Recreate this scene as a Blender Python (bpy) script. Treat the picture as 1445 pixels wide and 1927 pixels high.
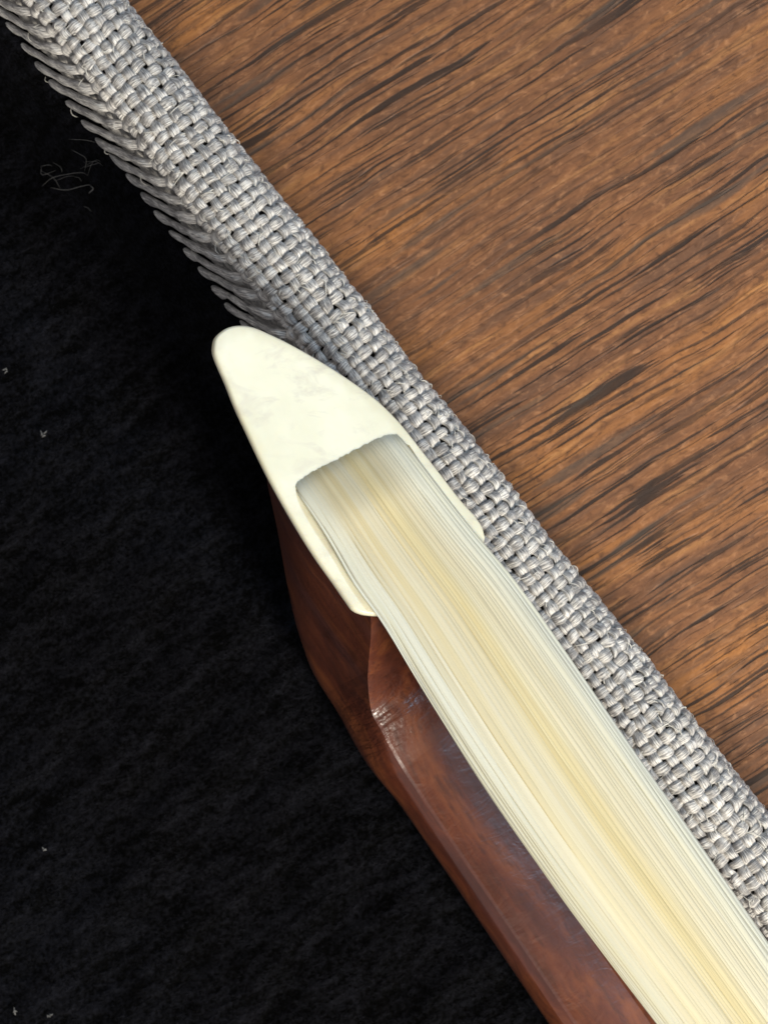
import bpy, math, random
import numpy as np
from mathutils import Vector, noise
from mathutils.geometry import delaunay_2d_cdt

# 1 Blender unit = 1 cm. The bow lies in an open case beside a wooden table top.
for o in list(bpy.data.objects):
    bpy.data.objects.remove(o)
S = bpy.context.scene
COL = S.collection
S.unit_settings.scale_length = 0.01
rng = np.random.default_rng(7)
random.seed(7)

# ------------------------------------------------------------------ camera
CAMZ, REFZ, PXCM = 24.5, 2.5, 250.0          # camera height, focal plane height, photo px per cm there
cd = bpy.data.cameras.new('camera')
cam = bpy.data.objects.new('camera', cd); COL.objects.link(cam)
cam.location = (0, 0, CAMZ)
cd.sensor_fit = 'VERTICAL'; cd.sensor_height = 24.0
cd.lens = 24.0*(CAMZ-REFZ)/(1927/PXCM)
cd.clip_start = 0.5; cd.clip_end = 500
cd.dof.use_dof = True; cd.dof.focus_distance = CAMZ-2.35; cd.dof.aperture_fstop = 0.5
S.camera = cam

# ------------------------------------------------------------------ light
W = bpy.data.worlds.new('World'); S.world = W; W.use_nodes = True
bg = W.node_tree.nodes['Background']
bg.inputs[0].default_value = (0.97, 0.97, 1.0, 1); bg.inputs[1].default_value = 0.31
def area(name, loc, target, size, power, color):
    ld = bpy.data.lights.new(name, 'AREA'); ld.shape = 'RECTANGLE'
    ld.size, ld.size_y = size; ld.energy = power; ld.color = color
    lo = bpy.data.objects.new(name, ld); COL.objects.link(lo)
    lo.location = loc
    lo.rotation_euler = (Vector(target)-Vector(loc)).to_track_quat('-Z', 'Y').to_euler()
    return lo
area('window_light', (15, -20, 21), (0, 0, 1), (8, 6), 12500, (1.0, 0.93, 0.80))
area('side_window_light', (21, 14.5, 24), (0, 0, 1.3), (9, 5), 3300, (0.50, 0.74, 1.0))
S.view_settings.view_transform = 'Standard'; S.view_settings.look = 'None'
S.view_settings.exposure = 0.22; S.view_settings.gamma = 1.0
S.cycles.max_bounces = 10; S.cycles.use_denoising = True

# ------------------------------------------------------------------ helpers
def tag(o, label=None, cat=None, group=None, kind=None):
    for k, v in (('label', label), ('category', cat), ('group', group), ('kind', kind)):
        if v: o[k] = v
    return o
def empty(name, loc=(0, 0, 0)):
    o = bpy.data.objects.new(name, None); COL.objects.link(o); o.location = loc
    o.empty_display_size = 0.3
    return o
def mesh_obj(name, verts, faces, mat, parent=None, smooth=True, uv=None, cols=None):
    me = bpy.data.meshes.new(name)
    me.from_pydata([tuple(v) for v in verts], [], [tuple(f) for f in faces])
    if smooth: me.polygons.foreach_set('use_smooth', [True]*len(me.polygons))
    li = np.empty(len(me.loops), dtype=np.int32); me.loops.foreach_get('vertex_index', li)
    if uv is not None:
        l = me.uv_layers.new(name='UVMap')
        l.data.foreach_set('uv', np.asarray(uv, dtype=np.float32)[li].ravel())
    if cols is not None:
        a = me.color_attributes.new('tint', 'FLOAT_COLOR', 'POINT')
        c = np.ones((len(verts), 4), dtype=np.float32); c[:, :3] = cols
        a.data.foreach_set('color', c.ravel())
    me.materials.append(mat); me.update()
    o = bpy.data.objects.new(name, me); COL.objects.link(o)
    if parent: o.parent = parent
    return o
def sstep(x, a, b):
    t = np.clip((np.asarray(x, float)-a)/(b-a), 0, 1); return t*t*(3-2*t)
def tube(P, N, B, hw, hh, sides, pw=2.0):
    """closed-section sweep: points P, normals N, binormals B, half width along B, half height along N"""
    n = len(P); ang = np.arange(sides)*2*math.pi/sides
    hw = np.broadcast_to(hw, (n,)); hh = np.broadcast_to(hh, (n,))
    ca, sa = np.cos(ang), np.sin(ang); q = (np.abs(ca)**pw+np.abs(sa)**pw)**(-1/pw); ca, sa = ca*q, sa*q
    V = (P[:, None, :] + B[:, None, :]*(ca[None, :, None]*hw[:, None, None])
         + N[:, None, :]*(sa[None, :, None]*hh[:, None, None])).reshape(-1, 3)
    i = np.arange(n-1)[:, None]*sides; j = np.arange(sides)[None, :]; j2 = (j+1) % sides
    F = np.stack([i+j, i+j2, i+sides+j2, i+sides+j], -1).reshape(-1, 4)
    L = np.concatenate([[0], np.cumsum(np.linalg.norm(np.diff(P, axis=0), axis=1))])
    UV = np.stack([np.repeat(L, sides), np.tile(np.minimum(np.arange(sides), sides-np.arange(sides))/sides, n)], -1)
    return V, F, UV
class Joined:
    def __init__(s): s.v = []; s.f = []; s.uv = []; s.c = []; s.n = 0
    def add(s, V, F, UV=None, c=None):
        s.v.append(V); s.f.append(np.asarray(F)+s.n); s.n += len(V)
        if UV is not None: s.uv.append(UV)
        if c is not None: s.c.append(np.broadcast_to(c, (len(V), 3)))
    def build(s, name, mat, parent=None, smooth=True):
        return mesh_obj(name, np.concatenate(s.v).tolist(), np.concatenate(s.f).tolist(), mat, parent, smooth,
                        np.concatenate(s.uv) if s.uv else None, np.concatenate(s.c) if s.c else None)
def frames(P, up):
    T = np.gradient(P, axis=0); T /= np.linalg.norm(T, axis=1)[:, None]
    B = np.cross(T, np.broadcast_to(up, P.shape)); B /= np.linalg.norm(B, axis=1)[:, None]
    return np.cross(B, T), B
def wander(n, amp, scale):
    """smooth random curve of n samples"""
    k = max(4, int(n/scale)+3); x = np.linspace(0, k-1, n)
    y = rng.normal(0, amp, k); i = np.clip(x.astype(int), 0, k-2); t = x-i; t = t*t*(3-2*t)
    return y[i]*(1-t)+y[i+1]*t
def smoothc(x, xp, fp):
    """monotone-ish smooth interpolation of a polyline"""
    xp = np.asarray(xp, float); fp = np.asarray(fp, float)
    m = np.gradient(fp, xp); x = np.asarray(x, float)
    i = np.clip(np.searchsorted(xp, x)-1, 0, len(xp)-2)
    h = xp[i+1]-xp[i]; t = np.clip((x-xp[i])/h, 0, None); ov = np.maximum((x-xp[-1]), 0); t = np.minimum(t, 1)
    un = np.minimum(x-xp[0], 0)
    return ((2*t**3-3*t**2+1)*fp[i]+(t**3-2*t**2+t)*h*m[i]+(-2*t**3+3*t**2)*fp[i+1]+(t**3-t**2)*h*m[i+1]) + ov*m[-1] + un*m[0]

# ------------------------------------------------------------------ material helpers
class NT:
    def __init__(s, name):
        s.m = bpy.data.materials.new(name); s.m.use_nodes = True; s.t = s.m.node_tree
        s.p = s.t.nodes['Principled BSDF']; s.out = s.t.nodes['Material Output']
    def n(s, kind, **kw):
        nd = s.t.nodes.new('ShaderNode'+kind)
        for k, v in kw.items():
            if k.startswith('_'): setattr(nd, k[1:], v)
            else:
                key = k.replace('__', ' ')
                s.set(nd.inputs[int(key[1:])] if key[0] == 'i' and key[1:].isdigit() else nd.inputs[key], v)
        return nd
    def set(s, sock, v):
        if isinstance(v, bpy.types.NodeSocket): s.t.links.new(v, sock)
        elif isinstance(v, bpy.types.Node): s.t.links.new(v.outputs[0], sock)
        else: sock.default_value = v
    def P(s, **kw):
        for k, v in kw.items(): s.set(s.p.inputs[k.replace('__', ' ')], v)
    def math(s, op, a, b=0.0):
        nd = s.t.nodes.new('ShaderNodeMath'); nd.operation = op; s.set(nd.inputs[0], a); s.set(nd.inputs[1], b); return nd.outputs[0]
    def ramp(s, fac, stops, interp='LINEAR'):
        nd = s.t.nodes.new('ShaderNodeValToRGB'); s.set(nd.inputs[0], fac); e = nd.color_ramp.elements
        nd.color_ramp.interpolation = interp
        while len(e) < len(stops): e.new(0.5)
        for k, (p, c) in enumerate(stops):
            e[k].position = p; e[k].color = (c if hasattr(c, '__len__') else (c, c, c))[:3]+(1,) if hasattr(c, '__len__') else (c, c, c, 1)
        return nd.outputs[0]
    def mix(s, fac, a, b, mode='MIX'):
        nd = s.t.nodes.new('ShaderNodeMix'); nd.data_type = 'RGBA'; nd.blend_type = mode
        s.set(nd.inputs[0], fac)
        for k, v in ((6, a), (7, b)):
            s.set(nd.inputs[k], v if not isinstance(v, tuple) else tuple(v)+(1,))
        return nd.outputs[2]
    def noise(s, vec, scale, detail=3, rough=0.5, dist=0.0):
        return s.n('TexNoise', Vector=vec, Scale=scale, Detail=detail, Roughness=rough, Distortion=dist).outputs[0]
    def mapping(s, vec, scale=(1, 1, 1), rot=(0, 0, 0), loc=(0, 0, 0)):
        return s.n('Mapping', Vector=vec, Scale=scale, Rotation=rot, Location=loc).outputs[0]
    def bump(s, h, strength, dist, normal=None):
        nd = s.n('Bump', Height=h, Strength=strength, Distance=dist)
        if normal is not None: s.set(nd.inputs['Normal'], normal)
        return nd.outputs[0]
    def geo(s): return s.n('NewGeometry').outputs['Position']
    def obj(s): return s.n('TexCoord').outputs['Object']
    def uv(s): return s.n('UVMap').outputs[0]

# table wood: long dark pores running up to the right over a mottled orange brown ground
GR = math.radians(32.5)
def mat_table():
    m = NT('table_wood'); pos = m.obj()
    rot = m.mapping(pos, rot=(0, 0, -GR))
    wob = m.n('TexNoise', Vector=m.mapping(rot, scale=(0.45, 0.9, 1)), Scale=1.0, Detail=2).outputs[0]
    sh = m.n('CombineXYZ', Y=m.math('MULTIPLY', m.math('SUBTRACT', wob, 0.5), 0.16)).outputs[0]
    g = m.n('VectorMath', i0=rot, i1=sh).outputs[0]
    wob2 = m.n('TexNoise', Vector=m.mapping(rot, scale=(2.2, 5, 1)), Scale=1.0, Detail=3).outputs[0]
    g = m.n('VectorMath', i0=g, i1=m.n('CombineXYZ', Y=m.math('MULTIPLY', m.math('SUBTRACT', wob2, 0.5), 0.040)).outputs[0]).outputs[0]
    broad = m.noise(m.mapping(g, scale=(0.22, 1.5, 1)), 1.0, 4, 0.6)
    mid = m.noise(m.mapping(g, scale=(0.75, 7.5, 1)), 1.0, 5, 0.60)
    fib = m.noise(m.mapping(g, scale=(2.0, 26, 1)), 1.0, 5, 0.65)
    curl = m.noise(m.mapping(g, scale=(8.0, 17.0, 1)), 1.0, 5, 0.68, 0.7)
    c = m.ramp(broad, [(0.32, (0.150, 0.068, 0.036)), (0.50, (0.245, 0.105, 0.045)), (0.66, (0.37, 0.150, 0.044))])
    c = m.mix(m.ramp(mid, [(0.38, 0.75), (0.50, 0.0)]), c, (0.130, 0.068, 0.042))
    c = m.mix(m.ramp(mid, [(0.55, 0.0), (0.70, 0.6)]), c, (0.50, 0.235, 0.080))
    c = m.mix(m.ramp(fib, [(0.38, 0.6), (0.50, 0.0)]), c, (0.115, 0.054, 0.028))
    c = m.mix(m.ramp(curl, [(0.54, 0.0), (0.72, 0.5)]), c, (0.54, 0.26, 0.12))
    c = m.mix(m.ramp(curl, [(0.34, 0.75), (0.47, 0.0)]), c, (0.105, 0.047, 0.024))
    # pores: crisp thin dark slits
    def slit(sx, sy, lo, w, off):
        n1 = m.noise(m.mapping(g, scale=(sx, sy, 1), loc=(off, off*1.7, 0)), 1.0, 2, 0.45)
        return m.ramp(n1, [(lo-w, 1.0), (lo, 0.0)])
    dens = m.ramp(m.noise(m.mapping(g, scale=(0.35, 1.1, 1), loc=(5, 2, 0)), 1.0, 2), [(0.38, 0.25), (0.52, 1.0)])
    s1 = slit(0.42, 11.5, 0.35, 0.022, 3.1)
    s2 = slit(0.58, 19.0, 0.40, 0.022, 9.3)
    s3 = slit(0.75, 32.0, 0.42, 0.03, 15.9)
    pores = m.math('MAXIMUM', m.math('MAXIMUM', m.math('MULTIPLY', s1, 0.92), m.math('MULTIPLY', s2, 0.9)), m.math('MULTIPLY', s3, 0.7))
    pores = m.math('MULTIPLY', pores, dens)
    c = m.mix(pores, c, (0.030, 0.021, 0.017))
    grey = m.ramp(m.noise(m.mapping(g, scale=(0.45, 6.5, 1), loc=(31, 4, 0)), 1.0, 2), [(0.60, 0.0), (0.66, 0.6)])
    c = m.mix(grey, c, (0.075, 0.058, 0.046))
    # small pale specks where the finish has caught
    sp = m.ramp(m.noise(m.mapping(g, scale=(5, 16, 1), loc=(7, 7, 0)), 1.0, 1), [(0.82, 0.0), (0.88, 0.4)])
    c = m.mix(sp, c, (0.62, 0.33, 0.20))
    h = m.math('SUBTRACT', m.math('ADD', m.math('MULTIPLY', fib, 0.3), m.math('MULTIPLY', curl, 0.5)), m.math('MULTIPLY', pores, 1.2))
    m.P(Base__Color=c, Roughness=m.ramp(fib, [(0.2, 0.62), (0.8, 0.42)]), Normal=m.bump(h, 0.55, 0.02))
    m.p.inputs['Specular IOR Level'].default_value = 0.22
    return m.m
def mat_yarn():
    m = NT('woven_yarn'); uv = m.uv()
    sep = m.n('SeparateXYZ', Vector=uv)
    rnd = m.n('ObjectInfo').outputs['Random']
    tw = m.math('ADD', m.math('MULTIPLY', sep.outputs[1], 30.0), m.math('MULTIPLY', sep.outputs[0], 5.0))
    v = m.n('CombineXYZ', X=m.math('MULTIPLY', sep.outputs[0], 13.0), Y=tw, Z=m.math('MULTIPLY', rnd, 37.0)).outputs[0]
    fil = m.noise(v, 1.0, 3, 0.6)
    mott = m.noise(m.n('CombineXYZ', X=m.math('MULTIPLY', sep.outputs[0], 9.0), Y=m.math('MULTIPLY', rnd, 50.0)).outputs[0], 1.0, 3, 0.6)
    c = m.ramp(mott, [(0.30, (0.20, 0.19, 0.19)), (0.48, (0.47, 0.45, 0.43)), (0.68, (0.80, 0.77, 0.73))])
    c = m.mix(m.ramp(fil, [(0.37, 0.9), (0.52, 0.0)]), c, (0.15, 0.145, 0.145))
    c = m.mix(m.ramp(fil, [(0.54, 0.0), (0.66, 0.8)]), c, (0.90, 0.87, 0.80))
    m.P(Base__Color=c, Roughness=0.34, Normal=m.bump(fil, 0.9, 0.014))
    m.p.inputs['Specular IOR Level'].default_value = 0.55
    m.p.inputs['Sheen Weight'].default_value = 0.15
    return m.m
def mat_simple(name, col, rough=0.8, sheen=0.0, spec=0.3):
    m = NT(name); v = m.geo()
    n1 = m.noise(v, 9.0, 4, 0.6)
    m.P(Base__Color=m.mix(n1, tuple(x*0.6 for x in col), tuple(min(1, x*1.3) for x in col)), Roughness=rough)
    m.p.inputs['Sheen Weight'].default_value = sheen; m.p.inputs['Specular IOR Level'].default_value = spec
    return m
def mat_velvet():
    m = NT('black_velvet'); v = m.geo()
    a = m.noise(m.mapping(m.mapping(v, rot=(0, 0, -0.5)), scale=(1.0, 2.2, 1)), 3.2, 7, 0.74)
    b = m.noise(v, 26.0, 4, 0.7)
    ribs = m.n('TexWave', Vector=m.mapping(v, rot=(0, 0, 0.90)), Scale=1.9, Distortion=6.0, Detail=3.0, Detail__Scale=2.0).outputs[1]
    ab = m.math('ADD', m.math('MULTIPLY', m.math('ADD', a, b), 0.44), m.math('MULTIPLY', ribs, 0.035))
    c = m.ramp(ab, [(0.40, (0.0005, 0.0005, 0.0006)), (0.58, (0.0125, 0.0130, 0.0180))])
    m.P(Base__Color=c, Roughness=0.95, Normal=m.bump(m.math('ADD', m.math('ADD', m.math('MULTIPLY', a, 1.6), b), m.math('MULTIPLY', ribs, 0.3)), 1.0, 0.07))
    m.p.inputs['Sheen Weight'].default_value = 0.012; m.p.inputs['Specular IOR Level'].default_value = 0.02
    return m.m
def mat_ivory():
    m = NT('ivory_plate'); v = m.obj()
    n1 = m.noise(v, 1.6, 4, 0.6)
    c = m.mix(m.ramp(n1, [(0.35, 0.0), (0.65, 1.0)]), (0.70, 0.67, 0.50), (0.77, 0.74, 0.575))
    sm = m.noise(m.mapping(v, rot=(0, 0, 0.9), scale=(1.0, 2.3, 1)), 2.6, 5, 0.62, 0.6)
    area_ = m.noise(v, 0.9, 1)
    k = m.math('MULTIPLY', m.ramp(sm, [(0.50, 0.0), (0.68, 0.50)]), m.ramp(area_, [(0.34, 0.3), (0.52, 1.0)]))
    c = m.mix(k, c, (0.46, 0.40, 0.345))
    m.P(Base__Color=c, Roughness=0.38, Normal=m.bump(m.noise(v, 6.0, 3), 0.12, 0.02))
    m.p.inputs['Subsurface Weight'].default_value = 0.25
    m.p.inputs['Subsurface Radius'].default_value = (0.12, 0.09, 0.05); m.p.inputs['Subsurface Scale'].default_value = 1.0
    m.p.inputs['Specular IOR Level'].default_value = 0.4
    return m.m
XT = 0.571*(702-722.5)/250*0.982+0.821*(1150-963.5)/250*0.982+0.80   # where the throat turns into the stick
KNICK = [(max(0, (XT-0.42)*0.1+0.5), 0.0), ((XT-0.12)*0.1+0.5, 1.0), ((XT+0.12)*0.1+0.5, 1.0), ((XT+0.40)*0.1+0.5, 0.0)]
def mat_stick():
    m = NT('varnished_bow_wood'); v = m.mapping(m.geo(), rot=(0, 0, 0.9632))      # x runs along the stick
    wob = m.math('MULTIPLY', m.math('SUBTRACT', m.noise(m.mapping(v, scale=(0.8, 0.8, 0.8)), 1.0, 3), 0.5), 0.5)
    v = m.n('VectorMath', i0=v, i1=m.n('CombineXYZ', Y=wob, Z=wob).outputs[0]).outputs[0]
    n1 = m.noise(m.mapping(v, scale=(0.5, 3.2, 3.2)), 1.0, 5, 0.68, 0.3)
    n2 = m.noise(m.mapping(v, scale=(0.8, 2.0, 2.0), loc=(3, 1, 2)), 1.0, 4, 0.62)
    n3 = m.noise(m.mapping(v, scale=(2.6, 17.0, 17.0)), 1.0, 4, 0.65)
    c = m.ramp(n1, [(0.30, (0.048, 0.011, 0.006)), (0.50, (0.108, 0.026, 0.011)), (0.70, (0.205, 0.060, 0.019))])
    c = m.mix(m.ramp(n2, [(0.50, 0.0), (0.70, 0.55)]), c, (0.070, 0.024, 0.024))
    c = m.mix(m.ramp(n3, [(0.36, 0.55), (0.50, 0.0)]), c, (0.050, 0.013, 0.007))
    x = m.n('SeparateXYZ', Vector=m.mapping(m.geo(), rot=(0, 0, 0.9632))).outputs[0]
    fine = m.noise(m.mapping(v, scale=(1.0, 1.4, 1.4)), 9.0, 4, 0.6)
    cross = m.noise(m.mapping(v, scale=(5.5, 1.5, 1.5)), 1.0, 4, 0.55, 0.3)
    dimple = m.noise(m.mapping(v, scale=(1.6, 0.8, 0.8)), 4.0, 3, 0.6, 0.6)
    h = m.math('ADD', m.math('MULTIPLY', dimple, 1.0), m.math('MULTIPLY', fine, 0.22))
    k = m.ramp(m.math('ADD', m.math('MULTIPLY', x, 0.1), 0.5), KNICK)
    h2 = m.math('ADD', m.math('MULTIPLY', h, 0.14), m.math('MULTIPLY', k, m.math('ADD', m.math('MULTIPLY', fine, 0.12), m.math('MULTIPLY', cross, 1.0))))
    m.P(Base__Color=c, Roughness=m.ramp(n2, [(0.3, 0.36), (0.7, 0.5)]), Normal=m.bump(h2, 0.9, 0.055))
    m.p.inputs['Coat Weight'].default_value = 0.9; m.p.inputs['Coat Roughness'].default_value = 0.30
    m.set(m.p.inputs['Coat Normal'], m.bump(h2, 1.0, 0.055))
    return m.m
def mat_hair():
    m = NT('horsehair'); t = m.n('Attribute', _attribute_name='tint').outputs[0]
    n1 = m.noise(m.n('CombineXYZ', X=m.math('MULTIPLY', m.n('SeparateXYZ', Vector=m.uv()).outputs[0], 0.8)).outputs[0], 1.0, 2)
    c = m.mix(m.math('MULTIPLY', n1, 0.2), t, (0.80, 0.74, 0.58))
    m.P(Base__Color=c, Roughness=0.45)
    m.p.inputs['Specular IOR Level'].default_value = 0.35
    tr = m.n('BsdfTranslucent', Color=c)
    mx = m.n('MixShader', Fac=0.38); m.t.links.new(m.p.outputs[0], mx.inputs[1]); m.t.links.new(tr.outputs[0], mx.inputs[2])
    m.t.links.new(mx.outputs[0], m.out.inputs[0])
    return m.m
M_TABLE, M_YARN, M_VELVET, M_IVORY, M_STICK, M_HAIR = mat_table(), mat_yarn(), mat_velvet(), mat_ivory(), mat_stick(), mat_hair()
M_CORE = mat_simple('gap_shade_core', (0.035, 0.033, 0.032), 0.9).m  # core darkened so its colour adds shade in the gaps between yarns
M_SHELL = mat_simple('case_shell', (0.16, 0.15, 0.14), 0.9).m
M_PILE = mat_simple('velvet_pile', (0.0036, 0.0036, 0.0042), 0.9, 0.02, 0.04).m
M_FUZZ = mat_simple('fuzz_fibre', (0.66, 0.64, 0.58), 0.5, 0.1, 0.5).m
M_LINT = mat_simple('lint_fibre', (0.12, 0.118, 0.115), 0.7, 0.1, 0.3).m

# ------------------------------------------------------------------ the table top
def build_table():
    n = 24; L = 30.0; T = 2.4
    xs = np.linspace(-L, L, n)
    verts = []; faces = []
    for y in xs:
        for x in xs: verts.append((x, y, 0.0))
    for j in range(n-1):
        for i in range(n-1):
            a = j*n+i; faces.append((a, a+1, a+n+1, a+n))
    ring = [i for i in range(n)]+[n-1+j*n for j in range(1, n)]+[n*n-1-i for i in range(1, n)]+[(n-1-j)*n for j in range(1, n-1)]
    base = len(verts)
    for k in ring: verts.append((verts[k][0]*1.006, verts[k][1]*1.006, -0.18))
    for k in ring: verts.append((verts[k][0]*1.006, verts[k][1]*1.006, -T))
    R = len(ring)
    for k in range(R):
        k2 = (k+1) % R
        faces.append((ring[k2], ring[k], base+k, base+k2))
        faces.append((base+k2, base+k, base+R+k, base+R+k2))
    faces.append(tuple(base+R+k for k in reversed(range(R))))
    o = mesh_obj('table_top', verts, faces, M_TABLE, smooth=False); o.location.z = 0.30
    tag(o, 'brown wooden table top with long dark diagonal grain streaks, beside the grey woven case edge', 'table')
build_table()

# ------------------------------------------------------------------ the case: Dc along the rim, Nc across it
Dc = np.array([0.6198, -0.7848, 0.0]); Nc = np.array([0.7848, 0.6198, 0.0]); Z = np.array([0, 0, 1.0])
case = empty('instrument_case', tuple(Nc*-3.0))
tag(case, 'open instrument case with black velvet lining and grey woven fabric edging', 'case')
def keep(o):                       # children are built in world space; the case's origin is at its base
    o.matrix_parent_inverse = case.matrix_basis.inverted(); return o
case_inv = case.matrix_basis.inverted()
# profile of the edging in (n, z), from the velvet seam over the crest and down the outside
prof = np.array([(-0.075, 1.12), (-0.02, 1.28), (0.06, 1.46), (0.15, 1.70), (0.25, 1.925), (0.32, 2.01), (0.41, 2.055), (0.56, 2.075), (0.69, 2.055), (0.775, 2.00),
                 (0.832, 1.92), (0.860, 1.80), (0.868, 1.65), (0.868, 1.40), (0.868, 1.15)])
prof[:, 1] -= 0.32
def dense(pl, n=600):
    d = np.concatenate([[0], np.cumsum(np.linalg.norm(np.diff(pl, axis=0), axis=1))])
    q = np.linspace(0, d[-1], n); r = np.stack([smoothc(q, d, pl[:, k]) for k in range(2)], -1)
    d2 = np.concatenate([[0], np.cumsum(np.linalg.norm(np.diff(r, axis=0), axis=1))])
    return r, d2
PR, PA = dense(prof); ALEN = PA[-1]
tg = np.gradient(PR, PA, axis=0); tg /= np.linalg.norm(tg, axis=1)[:, None]
def surf(a, s, h):
    """point on the edging: a along the profile, s along the rim, h out of the surface; plus normal"""
    a = np.asarray(a, float)
    n = np.interp(a, PA, PR[:, 0]); z = np.interp(a, PA, PR[:, 1])
    tn = np.interp(a, PA, tg[:, 0]); tz = np.interp(a, PA, tg[:, 1])
    nn, nz = -tz, tn
    s = np.broadcast_to(s, a.shape)
    P = Nc*(n+nn*h)[:, None] + Dc*s[:, None] + Z*(z+nz*h)[:, None]
    N = Nc*nn[:, None] + Z*nz[:, None]; T = Nc*tn[:, None] + Z*tz[:, None]
    return P, N, T
PITCH = 0.0945
A_RIDGE = float(np.interp(0.295, PR[:300, 0], PA[:300]))
NA = int(ALEN/PITCH)
SMAX = 5.6; NI = int(2*SMAX/PITCH)
def shear(a): return np.where(a < A_RIDGE, 0.95*(a-A_RIDGE), 0.0)
def side(a): return 1-sstep(a, A_RIDGE-0.12, A_RIDGE+0.05)
def hwob(a, s):
    return 0.006*np.sin(s*3.1+a*4.0)+0.005*np.sin(s*7.3-a*9.0+1.3)
# rim core + shell wall under the yarns
jl = {}
trimP = []
ss = np.linspace(-SMAX-1, SMAX+1, 60); aa = np.linspace(0, ALEN, 50)
V = []; 
for s in ss:
    P, N, T = surf(aa, s, -0.045-0.06*side(aa)); V.append(P)
V = np.concatenate(V); m_ = len(aa)
F = [(i*m_+j, i*m_+j+1, (i+1)*m_+j+1, (i+1)*m_+j) for i in range(len(ss)-1) for j in range(m_-1)]
trim = keep(mesh_obj('fabric_edging', V, F, M_CORE, case))
tag(trim, 'grey woven fabric edging of the case')
crs_off = rng.normal(0, 0.0065, NI+1); len_off = rng.normal(0, 0.0045, NA+1)
gfield = lambda s, a: 0.011*math.sin(s*2.3+1.0)+0.008*math.sin(s*5.9+a*3)
AMP = 0.026
for i in range(NI+1):
    s0 = -SMAX+i*PITCH
    if abs(s0) > SMAX: continue
    a = np.arange(0.0, ALEN, PITCH/7); n = len(a)
    s = s0+crs_off[i]+wander(n, 0.0065, 7)+0.011*np.sin(s0*2.3+a*5.0)+shear(a)
    h = AMP*(1-0.93*side(a))*np.cos(math.pi*(a/PITCH+i)) + (0.034 if i % 2 else -0.070)*side(a) + hwob(a, s)
    ph = np.cos(math.pi*(a/PITCH+i))
    P, N, T = surf(a, s, h)
    wv = 1+wander(n, 0.12, 9)+side(a)*wander(n, 0.04, 9); wv = wv*(0.65+0.35*sstep(a, 0.20, 0.50))
    Bn = np.broadcast_to(Dc, P.shape)
    V, F, UV = tube(P, N, Bn, 1.02*(0.0410+0.0045*ph)*wv*(1+0.22*side(a)), 0.0225*(1+wander(n, 0.14, 7)), 10, 2.7)
    o = mesh_obj('yarn', V, F, M_YARN, trim, uv=UV)
for j in range(NA+1):
    a0 = j*PITCH+len_off[j]
    if a0 > ALEN-0.02: continue
    s = np.arange(-SMAX-0.05, SMAX+0.05, PITCH/6); n = len(s)
    a = np.clip(a0+wander(n, 0.0055, 9), 0, ALEN)
    ii = (s+SMAX)/PITCH
    ph = -np.cos(math.pi*(ii+j))
    h = AMP*(1-0.5*side(a))*ph - 0.060*side(a) + hwob(a, s)
    P, N, T = surf(a, s, h)
    V, F, UV = tube(P, N, -T, (0.0400+0.0045*ph)*(1+wander(n, 0.13, 8)), 0.0225*(1+wander(n, 0.14, 7)), 10, 2.7)
    o = mesh_obj('yarn', V, F, M_YARN, trim, uv=UV)
# loose filaments lying over the weave
J = Joined()
for k in range(650):
    a0 = rng.uniform(0.1, ALEN-0.55); a0 = a0 if a0 > A_RIDGE-0.08 or rng.random() < 0.15 else rng.uniform(A_RIDGE, ALEN-0.55); s0 = rng.uniform(-SMAX+0.3, SMAX-0.3); L = rng.uniform(0.035, 0.11)
    if rng.random() < 0.08: L *= 1.8
    along = rng.random() < 0.62
    th = (0 if along else math.pi/2)+rng.normal(0, 0.35)
    t = np.linspace(-0.5, 0.5, 6); bow = rng.normal(0, 0.012)
    s = s0+t*L*math.cos(th); a = np.clip(a0+t*L*math.sin(th)+bow*np.sin(t*3), 0, ALEN)
    P, N, T = surf(a, s, 0.050+rng.uniform(-0.006, 0.008)-0.026*(2*t)**2+0.02*side(a)+hwob(a, s))
    Nn, Bn = frames(P, N)
    r = rng.uniform(0.0016, 0.0042)*(1-0.7*(2*t)**4)
    V, F, UV = tube(P, Nn, Bn, r, r, 5); J.add(V, F)
fz = J.build('loose_filaments', M_FUZZ, trim); tag(fz, kind='stuff')
# fine hairs standing off the outer edge and ridge
# case wall below the edging, outside and inside
def wall():
    pr = [(0.865, 0.95), (0.865, 0.35), (0.83, 0.31), (-8.0, 0.31), (-8.0, 0.36), (0.45, 0.36), (0.45, 0.95)]
    V = []; 
    for s in (-SMAX-1, SMAX+1):
        for n_, z_ in pr: V.append(Nc*n_+Dc*s+Z*z_)
    k = len(pr); F = [(i, (i+1) % k, k+(i+1) % k, k+i) for i in range(k)]+[tuple(range(k)), tuple(reversed(range(k, 2*k)))]
    keep(mesh_obj('case_shell', V, F, M_SHELL, case, smooth=False))
wall()
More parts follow.
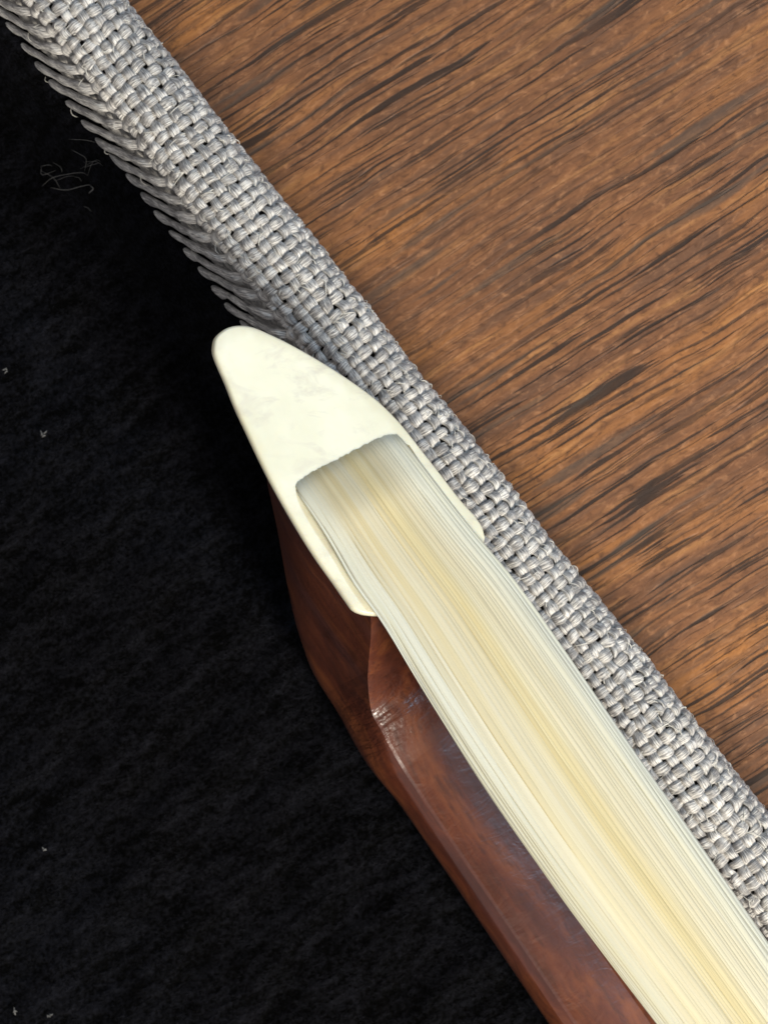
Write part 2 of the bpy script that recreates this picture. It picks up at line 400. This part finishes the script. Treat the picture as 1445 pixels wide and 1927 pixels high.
# velvet: falls from the seam to the padded floor
def vz(n, s):
    base = 0.47+0.76*float(1-sstep(-n, -0.05, 0.50))
    q = Vector((n, s, 0))
    r = 0.030*noise.noise(Vector((n*1.3, s*1.3, 0)))+0.018*noise.noise(q*4.0)+0.016*noise.noise(q*9.0)
    # soft ribs of the nap
    r += 0.022*math.sin(9.5*(s*0.97+n*0.25)+1.8*noise.noise(q*1.7))
    return base+r*min(1, max(0.2, -n*3))
ns = np.concatenate([np.linspace(0.2, -0.1, 8)[:-1], np.linspace(-0.1, -5.2, 190), np.linspace(-5.4, -7.95, 10)])
sv = np.linspace(-SMAX-0.9, SMAX+0.9, 300)
V = []; 
for s in sv:
    for n_ in ns:
        z_ = vz(n_, s) if n_ < 0.03 else 1.20+(n_-0.03)*0.6
        V.append(Nc*n_+Dc*s+Z*z_)
k = len(ns); F = [(i*k+j, i*k+j+1, (i+1)*k+j+1, (i+1)*k+j) for i in range(len(sv)-1) for j in range(k-1)]
vel = keep(mesh_obj('velvet_lining', V, F, M_VELVET, case)); tag(vel, 'black velvet lining of the case')
NP = 70000
n_ = -rng.random(NP)**1.0*4.9-0.005; s_ = rng.uniform(-5.2, 5.4, NP)
V = np.zeros((NP*3, 3)); 
lean = rng.normal(0, 0.018, (NP, 2)); 
for k in range(NP):
    b = Nc*n_[k]+Dc*s_[k]+Z*(vz(n_[k], s_[k])-0.01)
    an = rng.random()*math.pi; w = 0.0035
    d = np.array([math.cos(an)*w, math.sin(an)*w, 0])
    V[3*k] = b-d; V[3*k+1] = b+d; V[3*k+2] = b+np.array([lean[k, 0]+0.008, lean[k, 1]-0.012, rng.uniform(0.03, 0.055)])
pl = mesh_obj('velvet_pile', V.tolist(), np.arange(NP*3).reshape(-1, 3).tolist(), M_PILE, vel, smooth=False); tag(pl, kind='stuff')

# ------------------------------------------------------------------ photo direction helper (a pixel at a chosen depth)
def at(px, py, z):
    f = (CAMZ-z)/(CAMZ-REFZ)/PXCM
    return np.array([(px-722.5)*f, (963.5-py)*f, z])
# lint on the velvet
def velvet_at(px, py):
    z = 0.4
    for _ in range(4):
        p = at(px, py, z); z = vz(min(-0.001, float(p@Nc)), float(p@Dc))
    return at(px, py, z+0.04)
def strand(J, pts, r):
    P = np.array(pts); t = np.linspace(0, len(P)-1, 5*len(P)); idx = np.arange(len(P))
    Q = np.stack([smoothc(t, idx, P[:, k]) for k in range(3)], -1)
    Nn, Bn = frames(Q, np.array([0.02, 0.01, 1.0])); rr = r*(1-0.7*np.abs(np.linspace(-1, 1, len(Q)))**3)
    V, F, UV = tube(Q, Nn, Bn, rr, rr, 6); J.add(V, F)
J = Joined()
for pts, r in (([(80, 350), (100, 335), (130, 328), (155, 325), (165, 330)], 0.0045),
               ([(95, 353), (125, 358), (150, 352), (168, 348), (172, 352)], 0.006),
               ([(100, 305), (115, 315), (118, 325)], 0.004), ([(130, 262), (160, 264), (180, 268)], 0.0035),
               ([(160, 322), (163, 300), (150, 290), (135, 282)], 0.004), ([(172, 350), (176, 356), (168, 364)], 0.011),
               ([(166, 330), (172, 312), (178, 304)], 0.003)):
    strand(J, [velvet_at(*p)+np.array([0, 0, 0.02*math.sin(i)]) for i, p in enumerate(pts)], r*0.5)
for q in range(9):
    c0 = (rng.normal(138, 26), rng.normal(330, 22)); an = rng.uniform(-0.5, 0.9); L = rng.uniform(8, 26); bn = rng.normal(0, 4)
    strand(J, [velvet_at(c0[0]-L*math.cos(an), c0[1]-L*math.sin(an)), velvet_at(c0[0]+bn, c0[1]-bn), velvet_at(c0[0]+L*math.cos(an), c0[1]+L*math.sin(an))], rng.uniform(0.0010, 0.0020))
lint = J.build('lint', M_LINT)
tag(lint, 'wispy tangle of pale lint on the black velvet near the upper case edge', 'lint')
for k, (px, py, lab) in enumerate(((82, 820, 'pale lint speck on the velvet left of the ivory tip plate'),
                      (84, 1597, 'pale lint speck on the velvet at lower left, above the pair near the bottom edge'),
                      (95, 1910, 'pale lint speck at the bottom edge of the velvet, right one of a close pair'),
                      (29, 1903, 'pale lint speck at the bottom edge of the velvet, left one of a close pair'),
                      (12, 695, 'pale lint speck on the velvet at the left edge of the photo'))):
    J = Joined(); c0 = velvet_at(px, py)
    for q in range(4):
        d = rng.normal(0, 0.014, 2); e = rng.normal(0, 0.016, 2)
        strand(J, [c0+np.array([*d, 0.0]), c0+np.array([*(d*0.2+e*0.5), 0.012]), c0+np.array([*e, 0.004])], 0.0055)
    o = J.build('lint_speck', M_LINT); tag(o, lab, 'lint', 'lint specks on the velvet')

# ------------------------------------------------------------------ the bow: u along it (away from the tip), v across the plate, w out of the plate
TH = math.radians(28)
D = np.array([0.571, -0.821, 0.0]); NR = np.array([0.821, 0.571, 0.0])
Vv = NR*math.cos(TH)-Z*math.sin(TH); Ww = NR*math.sin(TH)+Z*math.cos(TH)
O = at(702, 1150, 2.9)
def world(u, v, w):
    u, v, w = np.broadcast_arrays(np.asarray(u, float), np.asarray(v, float), np.asarray(w, float))
    return O + u[..., None]*D + v[..., None]*Vv + w[..., None]*Ww
CAM = np.array([0, 0, CAMZ])
def hit(px, py, wf):
    """where the sight line of a photo pixel meets the surface w = wf(u, v)"""
    r = at(px, py, 0.0)-CAM; w = 0.0
    for _ in range(12):
        t = ((O+w*Ww-CAM)@Ww)/(r@Ww); p = CAM+t*r-O
        u, v = p@D, p@Vv; w = wf(u, v)
    return u, v
def plate_w(u, v): return 0.028*max(0.0, -u-0.6)**2
bow = empty('violin_bow', tuple(world(1.0, 0.52, -2.2)))
tag(bow, 'violin bow tip with ivory coloured plate, pale horsehair and reddish brown stick', 'violin bow')
def bkeep(o): o.matrix_parent_inverse = bow.matrix_basis.inverted(); return o
outline_px = [(403, 655), (406, 636), (416, 624), (433, 614), (455, 611), (480, 615), (508, 627), (545, 645), (600, 676), (655, 711), (706, 748),
              (742, 782), (768, 812), (800, 853), (833, 895), (866, 938), (893, 968), (907, 988), (912, 1003), (913, 1016),
              (900, 1040), (820, 1095), (740, 1148),
              (722, 1156), (700, 1156), (682, 1153), (667, 1146), (655, 1131), (628, 1092), (596, 1047), (565, 998), (537, 950), (512, 905), (488, 857), (466, 810), (445, 765), (428, 722), (414, 690), (406, 670)]
OL = np.array([hit(x, y, plate_w) for x, y in outline_px])
def closed_smooth(P, per=4):
    n = len(P); out = []
    for i in range(n):
        p0, p1, p2, p3 = P[i-1], P[i], P[(i+1) % n], P[(i+2) % n]
        for k in range(per):
            t = k/per
            out.append(0.5*((2*p1)+(-p0+p2)*t+(2*p0-5*p1+4*p2-p3)*t*t+(-p0+3*p1-3*p2+p3)*t**3))
    return np.array(out)
OS = closed_smooth(OL)
def inset(P, d):
    T = np.roll(P, -1, 0)-np.roll(P, 1, 0); T /= np.linalg.norm(T, axis=1)[:, None]
    N = np.stack([-T[:, 1], T[:, 0]], -1)
    area2 = np.sum(P[:, 0]*np.roll(P[:, 1], -1)-np.roll(P[:, 0], -1)*P[:, 1])
    if area2 < 0: N = -N
    return P+N*d
start_px = [(553, 925), (562, 906), (590, 884), (640, 859), (700, 829), (722, 820), (742, 819), (762, 825), (785, 843)]
HS = np.array([hit(x, y, plate_w) for x, y in start_px])
HS = HS+np.array([0.06, 0.0]); HS[0] += [0.03, 0.05]; HS[-1] += [0.05, -0.05]
hole = np.array(list(HS)+[HS[-1]+[0.55, -0.08], HS[0]+[0.42, 0.12]])
TP = 0.065
def build_plate():
    rings = []; V = []; F = []
    prof_ = [(0.012, -TP), (0.0, -TP+0.012), (0.0, -0.030), (0.004, -0.012), (0.011, -0.0035), (0.022, 0.0)]
    n = len(OS)
    for ins, dz in prof_:
        R = inset(OS, ins); rings.append(len(V))
        V += [world(u, v, plate_w(u, v)+dz) for u, v in R]
    for a_, b_ in zip(rings[:-1], rings[1:]):
        F += [(a_+i, a_+(i+1) % n, b_+(i+1) % n, b_+i) for i in range(n)]
    R = inset(OS, 0.022); pts = [Vector(p) for p in R]
    hp = [Vector(p) for p in hole]
    edges = [(i, (i+1) % n) for i in range(n)]+[(n+i, n+(i+1) % len(hp)) for i in range(len(hp))]
    def inside(p, poly):
        c = False; j = len(poly)-1
        for i in range(len(poly)):
            a_, b_ = poly[i], poly[j]
            if (a_[1] > p[1]) != (b_[1] > p[1]) and p[0] < (b_[0]-a_[0])*(p[1]-a_[1])/(b_[1]-a_[1])+a_[0]: c = not c
            j = i
        return c
    inner = inset(OS, 0.07); extra = []
    for u in np.arange(OS[:, 0].min(), OS[:, 0].max(), 0.07):
        for v in np.arange(OS[:, 1].min(), OS[:, 1].max(), 0.07):
            if inside((u, v), inner) and not inside((u, v), hole): extra.append(Vector((u, v)))
    cv, ce, cf, ov, oe, of = delaunay_2d_cdt(pts+hp+extra, edges, [], 0, 1e-6)
    base = len(V); V += [world(p[0], p[1], plate_w(p[0], p[1])) for p in cv]
    op = [tuple(p) for p in R]
    for f in cf:
        c = sum((cv[i] for i in f), Vector((0, 0)))/len(f)
        if inside(c, op) and not inside(c, hole): F.append(tuple(base+i for i in f))
    # merge the rim of the cap with the last ring is left to the weld below; mortise walls
    hb = len(V)
    V += [world(p[0], p[1], plate_w(p[0], p[1])) for p in hole]+[world(p[0], p[1], -TP+0.01) for p in hole]
    k = len(hole); F += [(hb+i, hb+(i+1) % k, hb+k+(i+1) % k, hb+k+i) for i in range(k)]
    F.append(tuple(hb+k+i for i in range(k))); F.append(tuple(rings[0]+i for i in reversed(range(n))))
    o = bkeep(mesh_obj('tip_plate', V, F, M_IVORY, bow))
    import bmesh
    bm = bmesh.new(); bm.from_mesh(o.data); bmesh.ops.remove_doubles(bm, verts=bm.verts, dist=1e-4)
    bmesh.ops.recalc_face_normals(bm, faces=bm.faces)
    for e in bm.edges:
        if len(e.link_faces) == 2 and e.calc_face_angle(0) > 0.9: e.smooth = False
    bm.to_mesh(o.data); bm.free()
    tag(o, 'smooth ivory coloured face plate with faint grey smudges')
build_plate()

# head and stick: one piece of wood lofted along u
uu_l = OS[:, 0]; tipu = OS[:, 0].min()
def plate_edges(u):
    """left and right v of the plate outline at station u"""
    vs = []
    for i in range(len(OS)):
        a_, b_ = OS[i], OS[(i+1) % len(OS)]
        if (a_[0]-u)*(b_[0]-u) <= 0 and a_[0] != b_[0]:
            vs.append(a_[1]+(b_[1]-a_[1])*(u-a_[0])/(b_[0]-a_[0]))
    return (min(vs), max(vs)) if len(vs) >= 2 else (None, None)
def build_wood():
    us = np.concatenate([np.linspace(tipu+0.07, tipu+0.4, 8), np.linspace(tipu+0.45, -0.05, 34), np.linspace(-0.02, 0.2, 16), np.linspace(0.22, 1.6, 50), np.linspace(1.66, 8.5, 70)])
    wt = lambda u: float(smoothc(u, [-0.10, -0.01, 0.06, 0.14, 0.28, 0.42, 0.54, 0.64, 0.73, 0.80, 0.87, 0.96, 1.15, 1.4, 1.8, 2.6, 9], [-0.061, -0.075, -0.19, -0.35, -0.68, -1.00, -1.27, -1.46, -1.545, -1.555, -1.56, -1.585, -1.635, -1.67, -1.70, -1.715, -1.73])) if u > -0.02 else -TP+0.004+plate_w(u, 0)
    wb = lambda u: float(smoothc(u, [-2.4, -2.1, -1.7, -1.3, -0.85, -0.49, -0.22, 0.14, 0.55, 1.24, 3, 9], [-0.13, -0.26, -0.58, -0.96, -1.36, -1.76, -2.06, -2.34, -2.41, -2.42, -2.44, -2.50]))
    CV = 0.515
    V = []; UV = []; k = None
    for u in us:
        t_, b_ = wt(u), wb(u)
        if u < 0.0:
            el, er = plate_edges(min(u, -0.22))
            el += 0.012; er -= 0.012
        else: el = er = None
        stick = float(sstep(u, 0.55, 1.3)); grow = 0.012*max(0, u-1.5)
        c = 0.012+0.045*stick          # chamfer at the top arris
        rng_ = -0.061-b_
        def hwid(w): return float(np.interp(-w, [0.061, 0.5, 1.0, 1.45, 1.7, 2.05, 2.6], [0.50, 0.44, 0.375, 0.278, 0.245, 0.222, 0.215]))+grow
        def taper(w): return float(np.interp((w-b_)/rng_, [0, 0.03, 0.075, 0.15], [0.10, 0.52, 0.83, 1.0]))
        w86 = min(b_+0.15*rng_, t_-0.03)
        wl = [t_, t_-c*(0.6+0.6*stick)-0.004]+[t_+(w86-t_)*f for f in (0.25, 0.5, 0.75, 1.0)]+[b_+(w86-b_)*0.5, b_+(w86-b_)*0.2, b_]
        ht = hwid(t_); st = [ht, ht+c*0.95, ht+0.065, ht+0.085, ht+0.095, ht+0.085, ht+0.035, ht-0.04, ht-0.14]
        half = []
        for q, w_ in enumerate(wl):
            x_ = hwid(w_)*taper(w_)+(0.011 if q == 1 else 0.0)*0.0
            half.append(x_*(1-stick)+st[q]*stick)
        half[0] = ht
        if u < 0.0:
            b2_ = float(sstep(u, -1.1, -0.05))
            mid = (el+er)/2*(1-float(sstep(u, tipu, -0.9)))+CV*float(sstep(u, tipu, -0.9))
            hb = 0.20*float(sstep(rng_, 0.1, 1.2))+0.02
            Lx, Rx = [], []
            for q, w_ in enumerate(wl):
                f = min(1, (t_-w_)/max(t_-w86, 1e-3)); tp = taper(w_)
                wd_l = (mid-el)*(1-f)+hb*f; wd_r = (er-mid)*(1-f)+hb*f
                Lx.append((mid-wd_l*tp)*(1-b2_)+(CV-half[q])*b2_); Rx.append((mid+wd_r*tp)*(1-b2_)+(CV+half[q])*b2_)
        else:
            Lx = [CV-x_ for x_ in half]; Rx = [CV+x_ for x_ in half]
        sec = list(zip(Lx, wl))+list(zip(Rx, wl))[::-1]
        cw = 0.003+0.045*math.exp(-((u-0.74)/0.20)**2) if u > 0 else 0.003*float(sstep(u, -0.3, 0))
        top = [((Lx[0]+Rx[0])/2+(Rx[0]-Lx[0])/2*q, t_+cw*(1-q*q)) for q in (0.7, 0.4, 0.0, -0.4, -0.7)]
        ro = math.radians(10)*float(sstep(u, 0.7, 1.5)); cr_, sr_ = math.cos(ro), math.sin(ro)
        def roll(p):
            x_, y_ = p[0]-CV, p[1]+1.95
            return (CV+x_*cr_-y_*sr_+0.055*ro/0.157, -1.95+x_*sr_+y_*cr_)
        if ro > 0: sec = [roll(p) for p in sec]; top = [roll(p) for p in top]
        # soften each arris: two points a hair apart
        loop = []
        full = sec+top
        n = len(full)
        for i, p in enumerate(full):
            p = np.array(p); a_ = np.array(full[i-1]); b2 = np.array(full[(i+1) % n])
            la, lb = np.linalg.norm(a_-p), np.linalg.norm(b2-p)
            r = 0.030 if i in (16, 17) and u > 0 else (0.014 if i in (0, 1, 16, 17) else 0.03)
            loop.append(p+(a_-p)*min(0.35, r/max(la, 1e-6))); loop.append(p+(b2-p)*min(0.35, r/max(lb, 1e-6)))
        k = len(loop); L = 0.0
        for i, p in enumerate(loop):
            if i: L += float(np.linalg.norm(p-loop[i-1]))
            V.append(world(u, p[0], p[1])); UV.append((u+p[1]*0.45*(1-stick), min(L, 10)))
    F = [(i*k+j, i*k+(j+1) % k, (i+1)*k+(j+1) % k, (i+1)*k+j) for i in range(len(us)-1) for j in range(k)]
    F += [tuple(range(k)), tuple(reversed(range((len(us)-1)*k, len(us)*k)))]
    o = bkeep(mesh_obj('head_and_stick', V, F, M_STICK, bow, uv=UV))
    import bmesh
    bm = bmesh.new(); bm.from_mesh(o.data)
    for e in bm.edges:
        a_, b_ = e.verts[0].index, e.verts[1].index
        if abs(a_-b_) == k and len(e.link_faces) == 2 and e.calc_face_angle(0) > math.radians(15): e.smooth = False
    bm.to_mesh(o.data); bm.free()
    tag(o, 'reddish brown varnished wooden head sweeping into the faceted stick')
build_wood()

# ------------------------------------------------------------------ the horsehair ribbon
dpx = np.array([0.571, 0.821]); 
npx = np.array([0.821, -0.571])
def ribbon_px(t, s):
    nl = smoothc(t, [1050, 1130, 1220, 1350, 1500, 1700, 1950, 2220, 2700], [-68, -67, -70, -74, -84, -94, -95, -86, -66])
    nr = smoothc(t, [1050, 1130, 1240, 1330, 1420, 1600, 1900, 2700], [142, 147, 152, 158, 167, 171, 171, 171])
    n_ = nl*(1-s)+nr*s-6*np.exp(-((t-1285)/62)**2)*(1-s)**6
    return t[:, None]*dpx+n_[:, None]*npx
SP = np.array(start_px[:], float)
def start_t(s):
    # crossing of the strand with the mouth of the mortise
    l0, r0 = SP[1], SP[-3]
    k = np.interp(s, [0, 0.04, 0.16, 0.42, 0.78, 0.90, 1.0], [0, 1, 2, 3, 4, 5, 6])
    i = min(int(k), len(SP)-2); p = SP[i]+(SP[i+1]-SP[i])*(k-i)
    return float(p@dpx)
TEND = 2680.0
locks = 15
palette = []
def hair_tint(s):
    g = np.array([0.83, 0.785, 0.61]); y = np.array([0.86, 0.76, 0.43]); wt_ = np.array([0.83, 0.86, 0.80])
    k = 0.75*math.exp(-((s-0.56)/0.09)**2)+0.35*math.exp(-((s-0.28)/0.05)**2)
    c = g*(1-k)+y*k
    e = max(0, abs(s-0.5)*2-0.55)/0.45  # cool light along the ribbon's edges put into the hair colour
    return c*(1-e)+wt_*e
ts_grid = np.concatenate([np.linspace(0, 1, 14)**1.3*0.09, np.linspace(0.1, 1, 58)])
def strand_pts(s, layer, start_jit):
    t0 = start_t(min(max(s, 0), 1))+start_jit
    t = t0+(TEND-t0)*ts_grid; n = len(t)
    ss_ = s+wander(n, 0.0042, 18)+wander(n, 0.0012, 6)
    ss_[:6] = s+(ss_[:6]-s)*np.linspace(0, 1, 6)
    q = ribbon_px(t, ss_)
    d = (t-t0)/PXCM                        # cm from the mouth
    crown = 0.075*(1-np.clip((2*ss_-1), -1, 1)**2)
    w = -0.010+0.062*(1-np.exp(-d/0.062)) + 0.014*np.exp(-((d-0.35)/0.22)**2) + crown*sstep(d, 0.0, 0.5) - layer*0.011*(1+0*d) + wander(n, 0.0022, 10)*sstep(d, 0.1, 0.6)
    w = w - 0.07*np.clip(np.abs(2*ss_-1)-0.86, 0, 1)/0.14*sstep(d, 1.2, 1.8)*0.6
    P = []
    for k in range(n):
        wk = w[k]; u, v = hit(q[k, 0], q[k, 1], lambda a_, b_: wk)
        P.append((u, v, wk))
    P = np.array(P)
    return world(P[:, 0], P[:, 1], P[:, 2])
edges_ = np.linspace(0, 1, locks+1)+np.concatenate([[0], rng.normal(0, 0.012, locks-1), [0]])
first = None
base_pts = {}
# ribbon body: a thin bundle under the visible hairs that closes the gaps
J = Joined()
hair_root = None
def streak(s, g_):
    k = 0.5+0.55*noise.noise(Vector((s*8, 3.3, g_*1.6)))+0.40*noise.noise(Vector((s*24, 7.1, g_*2.5)))+0.22*noise.noise(Vector((s*70, 1.1, g_*3)))
    k = min(1, max(0, k))
    warm = math.exp(-g_/0.16)  # yellower near the mouth: less light leaking over the plate, painted into the hair
    c0 = np.array([0.90, 0.85, 0.70])*(1-warm)+np.array([0.90, 0.80, 0.56])*warm
    return c0*(1-k)+np.array([1.08, 1.09, 1.13])*k
def lock_mesh(lo, hi, cnt, tint, layers=3):
    J = Joined()
    for ly in range(layers):
        for q in range(cnt):
            s = lo+(hi-lo)*(q+0.5+(0.5 if ly % 2 else 0)*0.9)/cnt+rng.normal(0, 0.0050)
            s = min(max(s, 0.003), 0.997)
            P = strand_pts(s, ly, rng.uniform(-1, 0)); Nn, Bn = frames(P, Ww)
            r = rng.uniform(0.0080, 0.0150)
            jt = rng.uniform(0.975, 1.015); c = np.repeat(np.array([np.clip(hair_tint(s+0.05*noise.noise(Vector((g_*2.2, s*2, 9.0))))*streak(s, g_)*jt, 0, 0.93) for g_ in ts_grid]), 8, axis=0)
            V, F, UV = tube(P, Nn, Bn, r*1.75, r*0.72, 8); J.add(V, F, UV, c)
    return J
ribbon = None
for k in range(locks):
    lo, hi = edges_[k], edges_[k+1]
    tint = np.array([1, 1, 1])*rng.uniform(0.95, 1.03)*np.array([1, rng.uniform(0.975, 1.0), rng.uniform(0.88, 1.05)])
    cnt = max(3, int(round((hi-lo)*70)))
    o = lock_mesh(lo, hi, cnt, tint).build('hair_lock', M_HAIR, bow); bkeep(o)
